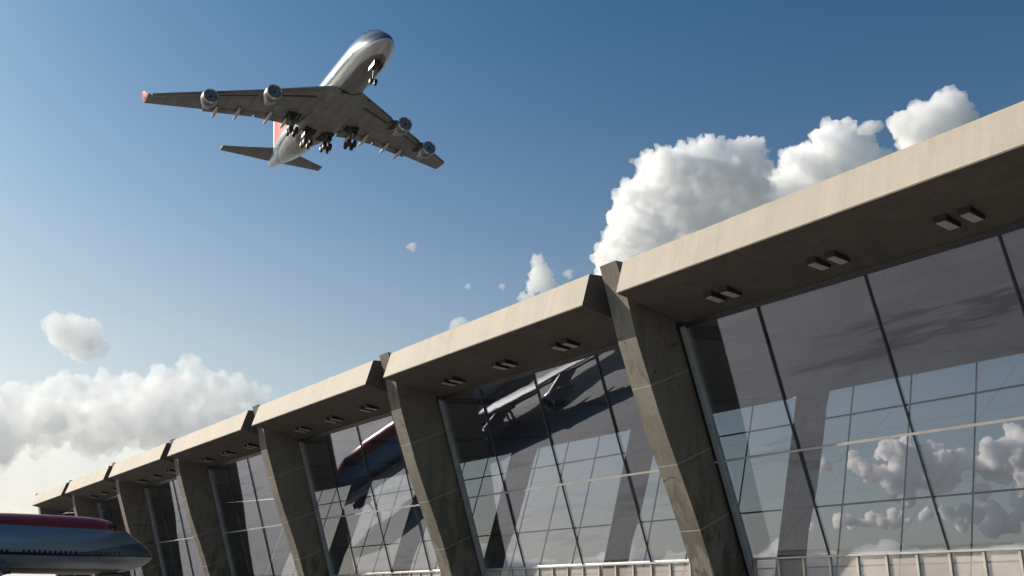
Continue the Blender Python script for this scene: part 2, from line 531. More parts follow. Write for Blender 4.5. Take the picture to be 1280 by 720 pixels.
def wing_mat():
    t = NT('wing_grey_skin'); c = t.coord()
    n = t.noise(t.mapping(c, (.25, 1, 1)), 1.2, 5, .6)
    br = t.new('TexBrick'); t.l(c, br.inputs['Vector'])
    br.inputs['Scale'].default_value = 1; br.inputs['Brick Width'].default_value = 3.2; br.inputs['Row Height'].default_value = 1.9; br.inputs['Mortar Size'].default_value = .04
    br.inputs['Color1'].default_value = (.21, .205, .2, 1); br.inputs['Color2'].default_value = (.175, .17, .168, 1); br.inputs['Mortar'].default_value = (.09, .09, .09, 1)
    col = t.mix(1., br.outputs[0], t.ramp(n, [(.3, .75), (.7, 1.1)]), 'MULTIPLY')
    return t.bsdf(col, .52, .12)
M['livery'] = livery(); M['wing'] = wing_mat()
M['slat'] = simple('wing_edge_metal', (.15, .15, .15), .5, .3, .2, .8)
M['gap'] = simple('flap_gap_dark', (.03, .03, .033), .6)
M['nacelle'] = simple('nacelle_skin', (.13, .13, .135), .38, .4, .25, 1.2)
M['lip'] = simple('polished_intake_lip', (.45, .45, .46), .3, .9, .1, 2)
M['fan'] = simple('fan_blades_dark', (.03, .035, .04), .7, 0, .3, 6, .1)
M['tyre'] = simple('tyre_rubber', (.02, .02, .02), .8)
M['strut'] = simple('gear_steel', (.16, .155, .15), .45, .5)
M['red'] = simple('tail_red_paint', (.58, .022, .018), .6, 0, .1, .5, .15)
M['white'] = simple('rudder_white_paint', (.75, .75, .74), .35, 0, .06, .5)
M['cock'] = simple('cockpit_glass', (.015, .018, .022), .08, 0, 0, 1)
M['opening_shade'] = simple('opening_shade_dark', (.025, .023, .022), .8)
M['fairing'] = simple('fairing_pale_skin', (.5, .49, .48), .35, .2, .15, 1)

ST = [(0, -.9, -.9, 0.02), (.12, -.55, -1.3, .38), (.4, -.25, -1.6, .7), (1, .3, -2.0, 1.15), (2, 1.05, -2.45, 1.7), (3.5, 2.05, -2.85, 2.25), (5, 3.0, -3.05, 2.65), (6.1, 3.85, -3.15, 2.88),
      (7.2, 4.45, -3.2, 3.05), (8.6, 4.8, -3.25, 3.18), (10.5, 4.95, -3.25, 3.25), (14, 4.98, -3.25, 3.25), (18, 4.9, -3.25, 3.25), (21, 4.65, -3.25, 3.25), (24, 4.2, -3.25, 3.25), (27, 3.7, -3.25, 3.25), (30, 3.4, -3.25, 3.25),
      (34, 3.27, -3.25, 3.25), (40, 3.25, -3.25, 3.25), (45, 3.25, -3.22, 3.25), (49, 3.25, -2.95, 3.2), (53, 3.15, -2.35, 2.85), (57, 2.95, -1.6, 2.35), (61, 2.75, -.7, 1.75), (64, 2.6, .0, 1.3), (66.5, 2.4, .6, .95), (68, 2.1, .95, .55), (68.6, 1.85, 1.2, .28)]
ST = [(a, 3.25 + (b - 3.25) * .36 if b > 3.25 else b, c, d) for a, b, c, d in ST]
def interp(xa):
    for a, b in zip(ST[:-1], ST[1:]):
        if a[0] <= xa <= b[0]:
            t = (xa - a[0]) / (b[0] - a[0]); return [a[k] + (b[k] - a[k]) * t for k in range(4)]
    return list(ST[-1])
def skin(xa, th):
    """point on the fuselage; th=0 top, pi/2 port side"""
    _, zt, zb, hw = interp(xa)
    zc = zb + min(hw, (zt - zb) / 2)
    c, s = math.cos(th), math.sin(th)
    if c >= 0:
        hgt = zt - zc
        tall = max(0, hgt / max(hw, .01) - 1)
        y = hw * math.copysign(abs(s) ** (1 + .55 * min(tall, .8)), s); z = zc + hgt * c
    else:
        y = hw * s; z = zc + (zc - zb) * c
    return Vector((30 - xa, y, z))
def airfoil(xl, xt, y, z, th):
    """ring of points of an aerofoil section (chord from xl aft to xt)"""
    c = xt - xl; r = []
    prof = [(0, 0), (.02, .35), (.1, .75), (.3, 1.), (.55, .85), (.8, .45), (1, .04)]
    for a, t in prof: r.append(Vector((30 - (xl + a * c), y, z + th * c * .6 * t)))
    for a, t in prof[::-1][:-1]:
        if a == 1: r.append(Vector((30 - (xl + a * c), y, z - th * c * .1 * t - .01)))
        else: r.append(Vector((30 - (xl + a * c), y, z - th * c * .4 * t)))
    return r

def make_airliner(name):
    A = empty(name)
    # fuselage
    bm = bmesh.new(); n = 44
    xs = sorted(set([s[0] for s in ST] + [i * 2. for i in range(5, 34)]))
    quad_strip(bm, [[skin(x, 2 * PI * k / n) for k in range(n)] for x in xs])
    fus = obj('fuselage', bm, M['livery'], A, True)
    # belly fairing
    bm = bmesh.new(); rings = []
    for xa, w, d in ((17.5, 2.2, .05), (20, 3.3, .45), (24, 3.75, .75), (30, 3.85, .8), (36, 3.7, .7), (40, 3.1, .4), (43, 2.2, .05)):
        rings.append([Vector((30 - xa, w * math.sin(a), -2.3 - (1.05 + d) * max(0, math.cos(a)) ** .8 + (.9 if abs(a) > 1.5 else 0))) for a in [(-PI / 2) + PI * k / 16 for k in range(17)]])
    quad_strip(bm, rings)
    obj('belly_fairing', bm, M['wing'], A, True)
    # cockpit glazing and passenger windows
    bm = bmesh.new()
    def patch(x0, x1, t0, t1, off, mi=0, nx=3, nt=3):
        g = []
        for i in range(nx + 1):
            row = []
            for j in range(nt + 1):
                xa = x0 + (x1 - x0) * i / nx; th = t0 + (t1 - t0) * j / nt
                p = skin(xa, th); dn = (skin(xa, th + .02) - skin(xa, th - .02)).cross(skin(xa + .05, th) - skin(xa - .05, th)).normalized()
                ctr = Vector((p.x, 0, .3))
                if dn.dot(p - ctr) < 0: dn = -dn
                row.append(bm.verts.new(p + dn * off))
            g.append(row)
        for i in range(nx):
            for j in range(nt): bm.faces.new((g[i][j], g[i + 1][j], g[i + 1][j + 1], g[i][j + 1])).material_index = mi
    for sg in (1, -1):
        for a, b in ((.04, .30), (.34, .60)): patch(5.35, 6.25, sg * a, sg * b, .03)
        patch(5.7, 6.6, sg * .64, sg * .85, .03)
    obj('cockpit_window', bm, M['cock'], fus)
    def win(xa, z, sg):
        lo, hi = .15, 2.2
        for _ in range(22):
            mid = (lo + hi) / 2
            if skin(xa, mid).z > z: lo = mid
            else: hi = mid
        th = lo; d = .32 / 2 / 3.25
        patch(xa - .12, xa + .12, sg * (th - d), sg * (th + d), .018, 0, 1, 1)
    rest = []
    for sg in (-1, 1):
        spots = [(5.2 + k * .6, -.72) for k in range(82)]
        spots = [(xa, z) for xa, z in spots if z > 2 or not any(abs(xa - dd) < .8 for dd in (9.5, 17.5, 28.5, 41, 52.5))]
        if sg > 0: bm = bmesh.new()
        for xa, z in spots:
            if sg < 0: bm = bmesh.new()
            win(xa, z + .02 * max(0, 10 - xa), sg)
            if sg < 0: obj('passenger_window', bm, M['cock'], fus)
        if sg > 0: tag(obj('passenger_window', bm, M['cock'], fus), kind='stuff')
    for sg in (1, -1):
        for xa in (9.5, 17.5, 28.5, 41, 52.5):
            bm = bmesh.new(); patch(xa - .5, xa + .5, sg * 1.2, sg * 1.75, .012, 0, 2, 4)
            obj('door', bm, M['livery'], fus)
    # wings
    WS = [(0, 15.6, 36.2, -2.45, .13), (3.25, 18.5, 36.5, -2.35, .125), (7, 21.8, 36.7, -2.1, .115), (11.7, 25.97, 37.6, -1.85, .1), (20.8, 34.0, 42.0, -1.2, .09), (29.8, 42.0, 46.3, -.55, .08)]
    def wing_at(y):
        for a, b in zip(WS[:-1], WS[1:]):
            if a[0] <= y <= b[0]:
                t = (y - a[0]) / (b[0] - a[0]); return [a[k] + (b[k] - a[k]) * t for k in range(5)]
        return list(WS[-1])
    for sg in (-1, 1):
        bm = bmesh.new()
        ys = [0, 3.25, 5, 7, 9, 11.7, 14, 17, 20.8, 24, 27, 29.8]
        quad_strip(bm, [airfoil(w[1], w[2], sg * w[0], w[3], w[4]) for w in (wing_at(y) for y in ys)])
        wing = obj('wing', bm, M['wing'], A, True)
        # leading edge slats : drooped strip ahead of the wing
        for ya, yb in ((4.4, 10.8), (13.0, 20.0), (21.8, 29.2)):
            bm = bmesh.new(); rings = []
            for k in range(7):
                y = ya + (yb - ya) * k / 6; w = wing_at(y); c = w[2] - w[1]
                r = airfoil(w[1] - .55, w[1] + min(1.1, c * .2), sg * y, w[3] - .28, .3)
                rings.append(r)
            quad_strip(bm, rings); obj('slat', bm, M['slat'], wing, True)
            bm = bmesh.new()
            rings = []
            for k in range(7):
                y = ya + (yb - ya) * k / 6; w = wing_at(y); c = w[2] - w[1]; f1, f2 = .13, .17
                rings.append([Vector((30 - (w[1] + c * f), sg * y, w[3] - w[4] * c * .36 - dz)) for f, dz in ((f1, .02), (f2, .02), (f2, -.1), (f1, -.1))])
            quad_strip(bm, rings); obj('slat_gap', bm, M['gap'], wing)
        # trailing flaps, lowered
        for ya, yb in ((4.2, 11.6), (11.8, 20.2)):
            bm = bmesh.new(); rings = []
            for k in range(6):
                y = ya + (yb - ya) * k / 5; w = wing_at(y); c = w[2] - w[1]
                x0 = w[2] - .16 * c; x1 = w[2] + .015 * c
                r = airfoil(x0, x1, sg * y, w[3] - .2, .13)
                piv = Vector((30 - x0, sg * y, w[3] - .2))
                r = [piv + Matrix.Rotation(rad(-6), 3, 'Y') @ (p - piv) for p in r]
                rings.append(r)
            quad_strip(bm, rings); obj('flap', bm, M['wing'], wing, True)
        for y in (6.3, 9.4, 14.6, 18.2):
            w = wing_at(y); c = w[2] - w[1]
            bm = bmesh.new()
            x0 = w[2] - .36 * c if c < 12 else w[2] - 4.2; x1 = w[2] + 1.5
            pts = []; rr = []
            for k in range(9):
                a = k / 8; pts.append((30 - (x0 + (x1 - x0) * a), sg * (y), w[3] - .55 - .5 * a - .1 * math.sin(a * PI))); rr.append(max(.03, .34 * math.sin(PI * min(1, .12 + a * .86)) ** .7))
            tube(bm, pts, rr, 10); obj('flap_fairing', bm, M['fairing'], wing, True)
        # winglet
        bm = bmesh.new()
        w = wing_at(29.8)
        rings = []
        for k, (dy, dz, xl, xt) in enumerate(((0.0, 0, 42.2, 46.2), (.15, .5, 43.0, 46.6), (.4, 1.7, 44.9, 47.2))):
            rings.append([Vector((30 - xl, sg * (29.82 + dy), w[3] + .1 + dz)), Vector((30 - (xl + xt) / 2, sg * (29.82 + dy + .12), w[3] + .1 + dz)), Vector((30 - xt, sg * (29.82 + dy), w[3] + .1 + dz)), Vector((30 - (xl + xt) / 2, sg * (29.82 + dy - .08), w[3] + .1 + dz))])
        quad_strip(bm, rings); obj('winglet', bm, M['red'], wing)
        # engines
        for y, xf, z in ((12.1, 20.8, -4.5), (20.9, 29.6, -3.85)):
            bm = bmesh.new(); nn = 28
            prof = [(.35, 1.02), (.1, 1.1), (0, 1.2), (.08, 1.3), (.35, 1.4), (1., 1.47), (2., 1.42), (2.8, 1.22), (3.0, 1.12), (3.0, .95), (2.8, .8)]
            rings = [[Vector((30 - xf - a, sg * y + r * math.sin(2 * PI * k / nn), z + r * math.cos(2 * PI * k / nn))) for k in range(nn)] for a, r in prof]
            vs = quad_strip(bm, rings)
            for f in bm.faces:
                if f.calc_center_median().x > 30 - xf - .3: f.material_index = 1
            prof = [(2.7, .85), (4.2, .72), (5.2, .48), (5.2, .33), (6.0, .05)]
            quad_strip(bm, [[Vector((30 - xf - a, sg * y + r * math.sin(2 * PI * k / nn), z + r * math.cos(2 * PI * k / nn))) for k in range(nn)] for a, r in prof])
            eng = obj('engine', bm, [M['nacelle'], M['lip']], A, True)
            bm = bmesh.new()   # fan: blades and hub
            for k in range(22):
                a = 2 * PI * k / 22; b = a + .2
                p = lambda r, an, dx: Vector((30 - xf - .42 - dx, sg * y + r * math.sin(an), z + r * math.cos(an)))
                bm.faces.new([bm.verts.new(q) for q in (p(.3, a, 0), p(1.04, a, 0), p(1.04, b, .16), p(.3, b + .1, .16))])
            tube(bm, [(30 - xf - .15, sg * y, z), (30 - xf - .3, sg * y, z), (30 - xf - .65, sg * y, z)], [.04, .22, .34], 14)
            bmesh.ops.create_circle(bm, cap_ends=True, segments=28, radius=1.04, matrix=Matrix.Translation((30 - xf - .7, sg * y, z)) @ Matrix.Rotation(PI / 2, 4, 'Y'))
            obj('fan', bm, M['fan'], eng)
            w = wing_at(y)
            bm = bmesh.new()
            poly = [Vector((30 - xf - 1.0, sg * y, z + 1.42)), Vector((30 - w[1] - .2, sg * y, w[3] + .12)), Vector((30 - w[1] - 4.2, sg * y, w[3] - .3)), Vector((30 - xf - 5.0, sg * y, z + .7)), Vector((30 - xf - 3.2, sg * y, z + 1.2))]
            prism(bm, [p - Vector((0, .2, 0)) for p in poly], Vector((0, .4, 0)))
            obj('pylon', bm, M['nacelle'], eng)
    # tailplane and fin
    for sg in (-1, 1):
        bm = bmesh.new()
        quad_strip(bm, [airfoil(57.8, 66.2, sg * .3, 1.55, .09), airfoil(59.2, 66.6, sg * 2, 1.75, .09), airfoil(62.8, 67.7, sg * 6.5, 2.3, .085), airfoil(66.2, 69.0, sg * 11.0, 2.85, .08)])
        obj('tailplane', bm, M['wing'], A, True)
    bm = bmesh.new()
    def fsec(xl, xt, z, t): return [Vector((30 - xl, 0, z)), Vector((30 - xl - .25 * (xt - xl), t, z)), Vector((30 - xl - .7 * (xt - xl), t * .8, z)), Vector((30 - xt, .05, z)), Vector((30 - xt, -.05, z)), Vector((30 - xl - .7 * (xt - xl), -t * .8, z)), Vector((30 - xl - .25 * (xt - xl), -t, z))]
    quad_strip(bm, [fsec(50.5, 65.4, 2.9, .55), fsec(55, 66.0, 4.8, .5), fsec(63.6, 68.7, 13.6, .25)])
    fin = obj('fin', bm, M['red'], A, True)
    bm = bmesh.new()
    quad_strip(bm, [[Vector((30 - 65.43, .09, 3.0)), Vector((30 - 66.4, .02, 3.0)), Vector((30 - 66.4, -.02, 3.0)), Vector((30 - 65.43, -.09, 3.0))], [Vector((30 - 68.72, .05, 13.6)), Vector((30 - 69.6, .01, 13.6)), Vector((30 - 69.6, -.01, 13.6)), Vector((30 - 68.72, -.05, 13.6))]])
    obj('rudder', bm, M['white'], fin)
    return A

def wheel_bm(bm, c, r, w, mi=0):
    c = Vector(c)
    tube(bm, [c + Vector((0, d, 0)) for d in (-w / 2, -w / 2 + .06, w / 2 - .06, w / 2)], [r * .82, r, r, r * .82], 20, mi)
    tube(bm, [c + Vector((0, d, 0)) for d in (-w / 2 - .02, w / 2 + .02)], [r * .45, r * .45], 12, 1)
def add_gear(A, drop=0., opening_shade=True):
    """landing gear; drop lengthens the legs"""
    for (xa, y, ztop, zax) in ((32.0, 5.6, -2.4, -6.0), (32.0, -5.6, -2.4, -6.0), (35.2, 1.9, -3.4, -6.3), (35.2, -1.9, -3.4, -6.3)):
        za = zax - drop; x = 30 - xa
        bm = bmesh.new()
        tube(bm, [(x, y, ztop), (x, y, (ztop + za) / 2), (x, y, za)], [.24, .22, .17], 12)
        tube(bm, [(x + 1.5, y * .86, ztop - .1), (x, y, (ztop + za) / 2 - .3)], .11, 8)
        tube(bm, [(x, y * .55 if abs(y) > 3 else y * .2, ztop - .1), (x, y, (ztop + za) / 2 - .2)], .1, 8)
        tube(bm, [(x - .85, y, za), (x + .85, y, za)], .13, 8)
        g = obj('main_gear', bm, M['strut'], A, True)
        for dx in (-.8, .8):
            for dy in (-.58, .58):
                b2 = bmesh.new(); wheel_bm(b2, (x + dx, y + dy, za), .72, .5)
                obj('wheel', b2, [M['tyre'], M['strut']], g, True)
        b2 = bmesh.new()
        box(b2, (x + .1, y + (.95 if y > 0 else -.95) * (1 if abs(y) > 3 else .75), ztop - .95), (2.2, .07, 1.5))
        obj('gear_door', b2, M['nacelle'], g)
    x = 30 - 6.0; za = -6.0 - drop
    bm = bmesh.new()
    tube(bm, [(x, 0, -3.0), (x, 0, za)], [.17, .13], 12); tube(bm, [(x + 1.3, 0, -3.1), (x, 0, -4.6)], .09, 8); tube(bm, [(x, -.5, za), (x, .5, za)], .09, 8)
    g = obj('nose_gear', bm, M['strut'], A, True)
    for dy in (-.42, .42):
        b2 = bmesh.new(); wheel_bm(b2, (x, dy, za), .58, .38); obj('wheel', b2, [M['tyre'], M['strut']], g, True)
    for dy in (-.75, .75):
        b2 = bmesh.new(); box(b2, (x + .9, dy, -3.65), (2.6, .06, .9)); obj('gear_door', b2, M['nacelle'], g)
    # dark raised slabs painted as the shade inside gear wells and belly inlets
    for xa0, xa1, y0, y1, z in ((4.3, 7.6, -.62, .62, -3.08), (17.2, 18.6, -1.5, -.3, -3.24), (18.6, 19.8, .1, 1.5, -3.26), (20.2, 21.2, -1.9, -.9, -3.4)):
        b2 = bmesh.new(); box(b2, (30 - (xa0 + xa1) / 2, (y0 + y1) / 2, z), (xa1 - xa0, y1 - y0, .16)); obj('opening_shade_slab', b2, M['opening_shade'], A)
    for xa0, xa1, y0, y1, z in ((33.2, 37.6, .5, 2.9, -4.02), (33.2, 37.6, -2.9, -.5, -4.02), (30.8, 33.4, 4.4, 6.8, -2.92), (30.8, 33.4, -6.8, -4.4, -2.92)):
        b2 = bmesh.new(); box(b2, (30 - (xa0 + xa1) / 2, (y0 + y1) / 2, z), (xa1 - xa0, y1 - y0, .2)); obj('opening_shade_slab', b2, M['opening_shade'], A)

fly = make_airliner('airliner')
park = copy_tree(fly)
add_gear(fly)
Rw = Matrix(((.99300017, .11075524, .04103572), (-.11072166, .99384663, -.00309708), (-.04112623, -.00146814, .99915288)))
fly.matrix_world = Matrix.Translation((-151.61, 66.53, 88.94 - 1.7 + EYE)) @ Rw.to_4x4()
tag(fly, 'four engine jumbo jet flying overhead with wheels down and red tail', 'airplane', 'jumbo jets')
PS = .75
add_gear(park, 1.0)
# nose tip of the parked jet
HEAD = rad(94)
nose_w = Vector((-3.485 * 29.3, 29.3, .1305 * 29.3 + EYE))
Rp = Matrix.Rotation(HEAD, 4, 'Z') @ Matrix.Scale(PS, 4)
park.matrix_world = Matrix.Translation(nose_w - (Rp @ Vector((30, 0, -.9)))) @ Rp
tag(park, 'parked jumbo jet with dark red crown and blue side, nose towards the terminal', 'airplane', 'jumbo jets')

bm = bmesh.new()
prism(bm, [Vector((30 - 20.6, -.05, 3.6)), Vector((30 - 22.0, -.05, 3.6)), Vector((30 - 22.5, -.05, 4.5)), Vector((30 - 21.9, -.05, 4.5))], Vector((0, .1, 0)))
obj('antenna', bm, M['cock'], park)

# ------------------------------------------------------------------ camera
PITCH, AZ = rad(17.636924), rad(35.65072636)
cam = bpy.data.objects.new('camera', bpy.data.cameras.new('camera'))
COL.objects.link(cam)
cam.location = (0, 0, EYE)
cam.rotation_euler = (PI / 2 + PITCH, 0, PI / 2 - AZ)
cam.data.sensor_width = 36; cam.data.lens = 36 * 1216.623 / 1280
cam.data.clip_start = .1; cam.data.clip_end = 100000
scene.camera = cam

# ------------------------------------------------------------------ sun and sky
GAM, EL = rad(32), rad(28)
sd = Vector((-math.cos(GAM) * math.cos(EL), -math.sin(GAM) * math.cos(EL), math.sin(EL)))   # towards the sun
sun = bpy.data.objects.new('sun', bpy.data.lights.new('sun', 'SUN'))
COL.objects.link(sun)
sun.data.energy = 5.0; sun.data.angle = rad(.53); sun.data.color = (1, .91, .785)
sun.rotation_euler = sd.to_track_quat('Z', 'Y').to_euler()
sun.location = (0, 0, 200)
w = bpy.data.worlds.new('World'); scene.world = w; w.use_nodes = True
nt = w.node_tree; nt.nodes.clear()
sky = nt.nodes.new('ShaderNodeTexSky'); sky.sky_type = 'NISHITA'; sky.sun_disc = False
sky.sun_elevation = EL; sky.sun_rotation = math.atan2(sd.x, sd.y)
sky.air_density = 1.0; sky.dust_density = 1.4; sky.ozone_density = 1.8; sky.altitude = 0
bg = nt.nodes.new('ShaderNodeBackground'); bg.inputs[1].default_value = .10
ow = nt.nodes.new('ShaderNodeOutputWorld')
gm = nt.nodes.new('ShaderNodeGamma'); gm.inputs[1].default_value = 1.2
sc_ = nt.nodes.new('ShaderNodeVectorMath'); sc_.operation = 'MULTIPLY'; sc_.inputs[1].default_value = (.10, .10, .10)
tn = nt.nodes.new('ShaderNodeVectorMath'); tn.operation = 'MULTIPLY'; tn.inputs[1].default_value = (8.6, 10.9, 10.7)
nt.links.new(sky.outputs[0], sc_.inputs[0]); nt.links.new(sc_.outputs[0], gm.inputs[0]); nt.links.new(gm.outputs[0], tn.inputs[0]); 
# pale haze low in the sky, warmest and brightest under the sun
def wn(t, **k):
    x = nt.nodes.new('ShaderNode' + t)
    for a, b in k.items(): setattr(x, a, b)
    return x
def wmath(op, a, b=None, clamp=False):
    x = wn('Math', operation=op); x.use_clamp = clamp
    for i, v in enumerate((a, b)):
        if v is None: continue
        if isinstance(v, (int, float)): x.inputs[i].default_value = v
        else: nt.links.new(v, x.inputs[i])
    return x.outputs[0]
geo = wn('TexCoord').outputs['Generated']
sp_ = wn('SeparateXYZ'); nt.links.new(geo, sp_.inputs[0])
low = wmath('POWER', wmath('SUBTRACT', 1., wmath('DIVIDE', wmath('ABSOLUTE', sp_.outputs[2]), .62), True), 2.1)
dp = wn('VectorMath', operation='DOT_PRODUCT'); nt.links.new(geo, dp.inputs[0]); dp.inputs[1].default_value = Vector((sd.x, sd.y, 0)).normalized()
side = wmath('POWER', wmath('MULTIPLY', wmath('ADD', dp.outputs['Value'], 1.), .5, True), 2.6)
fac = wmath('MULTIPLY', low, wmath('ADD', .36, wmath('MULTIPLY', side, 1.15)), True)
hz = wn('MixRGB'); nt.links.new(side, hz.inputs[0]); hz.inputs[1].default_value = (4.2, 4.1, 4.2, 1); hz.inputs[2].default_value = (10.8, 9.9, 8.5, 1)
mxw = wn('MixRGB'); nt.links.new(fac, mxw.inputs[0]); hs = wn('HueSaturation'); hs.inputs['Saturation'].default_value = 1.1; nt.links.new(tn.outputs[0], hs.inputs['Color']); nt.links.new(hs.outputs[0], mxw.inputs[1]); nt.links.new(hz.outputs[0], mxw.inputs[2])
nt.links.new(mxw.outputs[0], bg.inputs[0]); nt.links.new(bg.outputs[0], ow.inputs[0])

vs_ = scene.view_settings
vs_.view_transform = 'Standard'; vs_.look = 'None'; vs_.exposure = .1; vs_.gamma = 1; vs_.use_curve_mapping = False
scene.render.engine = 'CYCLES'
cy = scene.cycles
cy.max_bounces = 64; cy.volume_bounces = 64; cy.transparent_max_bounces = 24; cy.diffuse_bounces = 4; cy.glossy_bounces = 4
cy.caustics_reflective = False; cy.caustics_refractive = False
cy.use_denoising = True

# ------------------------------------------------------------------ clouds (real puffs of evenly dense vapour, kilometres away)
CAMM = cam.matrix_basis if False else (Matrix.Translation(cam.location) @ cam.rotation_euler.to_matrix().to_4x4())
def at(px, py, d):
    v = Vector(((px - 640) / 1216.623, (360 - py) / 1216.623, -1)).normalized()
    return CAMM @ (v * d)
def vapour(name, dens, aniso=.25, tint=(1, .993, .978)):  # warm tint puts beige shading into vapour that would scatter neutrally
    m = bpy.data.materials.new(name); m.use_nodes = True
    n = m.node_tree.nodes; n.clear()
    o = n.new('ShaderNodeOutputMaterial'); v = n.new('ShaderNodeVolumeScatter')
    v.inputs['Color'].default_value = (*tint, 1); v.inputs['Density'].default_value = dens; v.inputs['Anisotropy'].default_value = aniso
    m.node_tree.links.new(v.outputs[0], o.inputs['Volume'])
    return m
VAP = vapour('cloud_vapour', .048, .05)
VAP_THIN = vapour('thin_cloud_vapour', .0125, .15, (1, .988, .962))
def fbm(p, octs, rough=.5):
    a, f, s = 1., 1., 0.
    for _ in range(octs):
        s += a * noise.noise(p * f); a *= rough; f *= 2.03
    return s
ICO = {}
for lv in (2, 3):
    bm = bmesh.new(); bmesh.ops.create_icosphere(bm, subdivisions=lv, radius=1)
    ICO[lv] = (np.array([v.co[:] for v in bm.verts]), np.array([[v.index for v in f.verts] for f in bm.faces])); bm.free()
def cloud(lumps, d, label, seed, mat=None, puff=2, vox=None, rough=1., group='clouds in the sky', shred=0):
    """lumps: (px, py, radius px, depth offset m)"""
    rng = random.Random(seed)
    s = d / 1216.6
    balls, rs = [], []
    for L in lumps:
        px, py, r = L[:3]; dz = L[3] if len(L) > 3 else 0
        c = at(px, py, d + dz); R = r * s
        rs.append(R); balls.append((c, R, 3))
        for k in range(int(puff * 7)):
            v = Vector((rng.gauss(0, 1), rng.gauss(0, 1), rng.gauss(.35, 1))).normalized()
            rr = R * rng.uniform(.22, .5)
            balls.append((c + v * (R * rng.uniform(.72, 1.0)), rr, 2))
    for _ in range(shred):                            # torn shreds drifting off the edge
        L = rng.choice(lumps); R = L[2] * s
        v = Vector((rng.gauss(0, 1), rng.gauss(0, 1), rng.gauss(.2, 1))).normalized()
        p = at(L[0], L[1], d + (L[3] if len(L) > 3 else 0)) + v * R * rng.uniform(1.25, 1.6)
        for _k in range(4):
            balls.append((p + Vector((rng.gauss(0, 1), rng.gauss(0, 1), rng.gauss(0, .6))) * R * .09, R * rng.uniform(.05, .12), 2))
    big = max(rs)
    ctr = sum((b[0] for b in balls), Vector()) / len(balls)
    vs_all, fs_all, base_i = [], [], 0
    for c, R, lv in balls:
        tv, tf = ICO[lv]
        vs_all.append(tv * R + np.array(c - ctr)); fs_all.append(tf + base_i); base_i += len(tv)
    me = bpy.data.meshes.new('cloud')
    me.from_pydata(np.concatenate(vs_all).tolist(), [], np.concatenate(fs_all).tolist())
    o = bpy.data.objects.new('cloud', me); COL.objects.link(o)
    def remeshed(o, vs, final):
        md = o.modifiers.new('r', 'REMESH'); md.mode = 'VOXEL'; md.voxel_size = vs
        old = o.data
        me = bpy.data.meshes.new_from_object(o.evaluated_get(bpy.context.evaluated_depsgraph_get())); o.modifiers.clear()
        if final:                                     # drop inner hollows: shells whose faces look inwards
            nv = len(me.vertices)
            ed = np.empty(len(me.edges) * 2, np.int32); me.edges.foreach_get('vertices', ed); ed = ed.reshape(-1, 2)
            lab = np.arange(nv)
            while True:
                m = np.minimum(lab[ed[:, 0]], lab[ed[:, 1]]); new = lab.copy()
                np.minimum.at(new, ed[:, 0], m); np.minimum.at(new, ed[:, 1], m)
                new = new[new]; new = new[new]
                if (new == lab).all(): break
                lab = new
            nf_ = len(me.polygons)
            fv = np.empty(len(me.loops), np.int32); me.loops.foreach_get('vertex_index', fv)
            ls = np.empty(nf_, np.int32); me.polygons.foreach_get('loop_start', ls)
            ce = np.empty(nf_ * 3, np.float32); me.polygons.foreach_get('center', ce); ce = ce.reshape(-1, 3)
            no = np.empty(nf_ * 3, np.float32); me.polygons.foreach_get('normal', no); no = no.reshape(-1, 3)
            ar = np.empty(nf_, np.float32); me.polygons.foreach_get('area', ar)
            vol = np.zeros(nv); np.add.at(vol, lab[fv[ls]], (ce * no).sum(1) * ar)
            bad = np.nonzero(vol[lab] <= 0)[0]
            if len(bad):
                bq = bmesh.new(); bq.from_mesh(me); bq.verts.ensure_lookup_table()
                bmesh.ops.delete(bq, geom=[bq.verts[int(b)] for b in bad], context='VERTS')
                bq.to_mesh(me); bq.free()
        me.name = 'cloud'
        o.data = me; bpy.data.meshes.remove(old)
        return me
    vs = vox * s if vox else big / 16
    me2 = remeshed(o, vs, False)
    off = Vector((seed * 17.3, seed * 5.1, seed * 9.7))
    nv = len(me2.vertices)
    co = np.empty(nv * 3, np.float32); me2.vertices.foreach_get('co', co); co = co.reshape(-1, 3)
    no = np.empty(nv * 3, np.float32); me2.vertices.foreach_get('normal', no); no = no.reshape(-1, 3)
    base = big
    amp = np.empty(nv, np.float32)
    vor, fra = noise.voronoi, noise.fractal
    for k, c in enumerate(co.tolist()):
        q = Vector(c) + off
        a = .225 * (.6 - vor(q / (base * .6))[0][0]) + .15 * (.6 - vor(q / (base * .27))[0][0]) + .09 * (.6 - vor(q / (base * .12))[0][0])
        amp[k] = a + .19 * fra(q / (base * .3), .5, 2.03, 6)
    me2.vertices.foreach_set('co', (co + no * (amp * base * rough)[:, None]).ravel())
    me2.update()
    me2 = remeshed(o, vs, True)
    me2.materials.append(mat or VAP)
    o.location = ctr
    tag(o, label, 'cloud', group)
    return o
cloud([(800, 265, 30), (840, 222, 32), (885, 214, 28), (925, 215, 30), (862, 265, 46, 40), (784, 300, 24), (758, 326, 13), (935, 270, 40, 60), (778, 345, 26, 30), (850, 330, 50, 60), (822, 300, 34), (930, 190, 8), (848, 196, 9), (800, 232, 9)], 2600,
      'big white cumulus cloud rising behind the roof above the nearest pier', 1, puff=4, vox=.95, shred=14)
cloud([(1045, 186, 27), (1005, 208, 24), (1075, 190, 18), (1030, 230, 36, 30), (1090, 215, 28, 30), (976, 232, 18), (1030, 168, 10)], 2700,
      'middle white cumulus cloud above the roof edge with a small tuft on its right', 2, puff=4, vox=.95, shred=14)
cloud([(1165, 153, 25), (1187, 134, 19), (1132, 158, 17), (1203, 142, 13), (1180, 172, 24, 20), (1155, 180, 24, 20)], 2500,
      'right hand smooth white cloud crossing the top of the nearest fascia', 3, puff=2.2, vox=1.2, rough=.8)
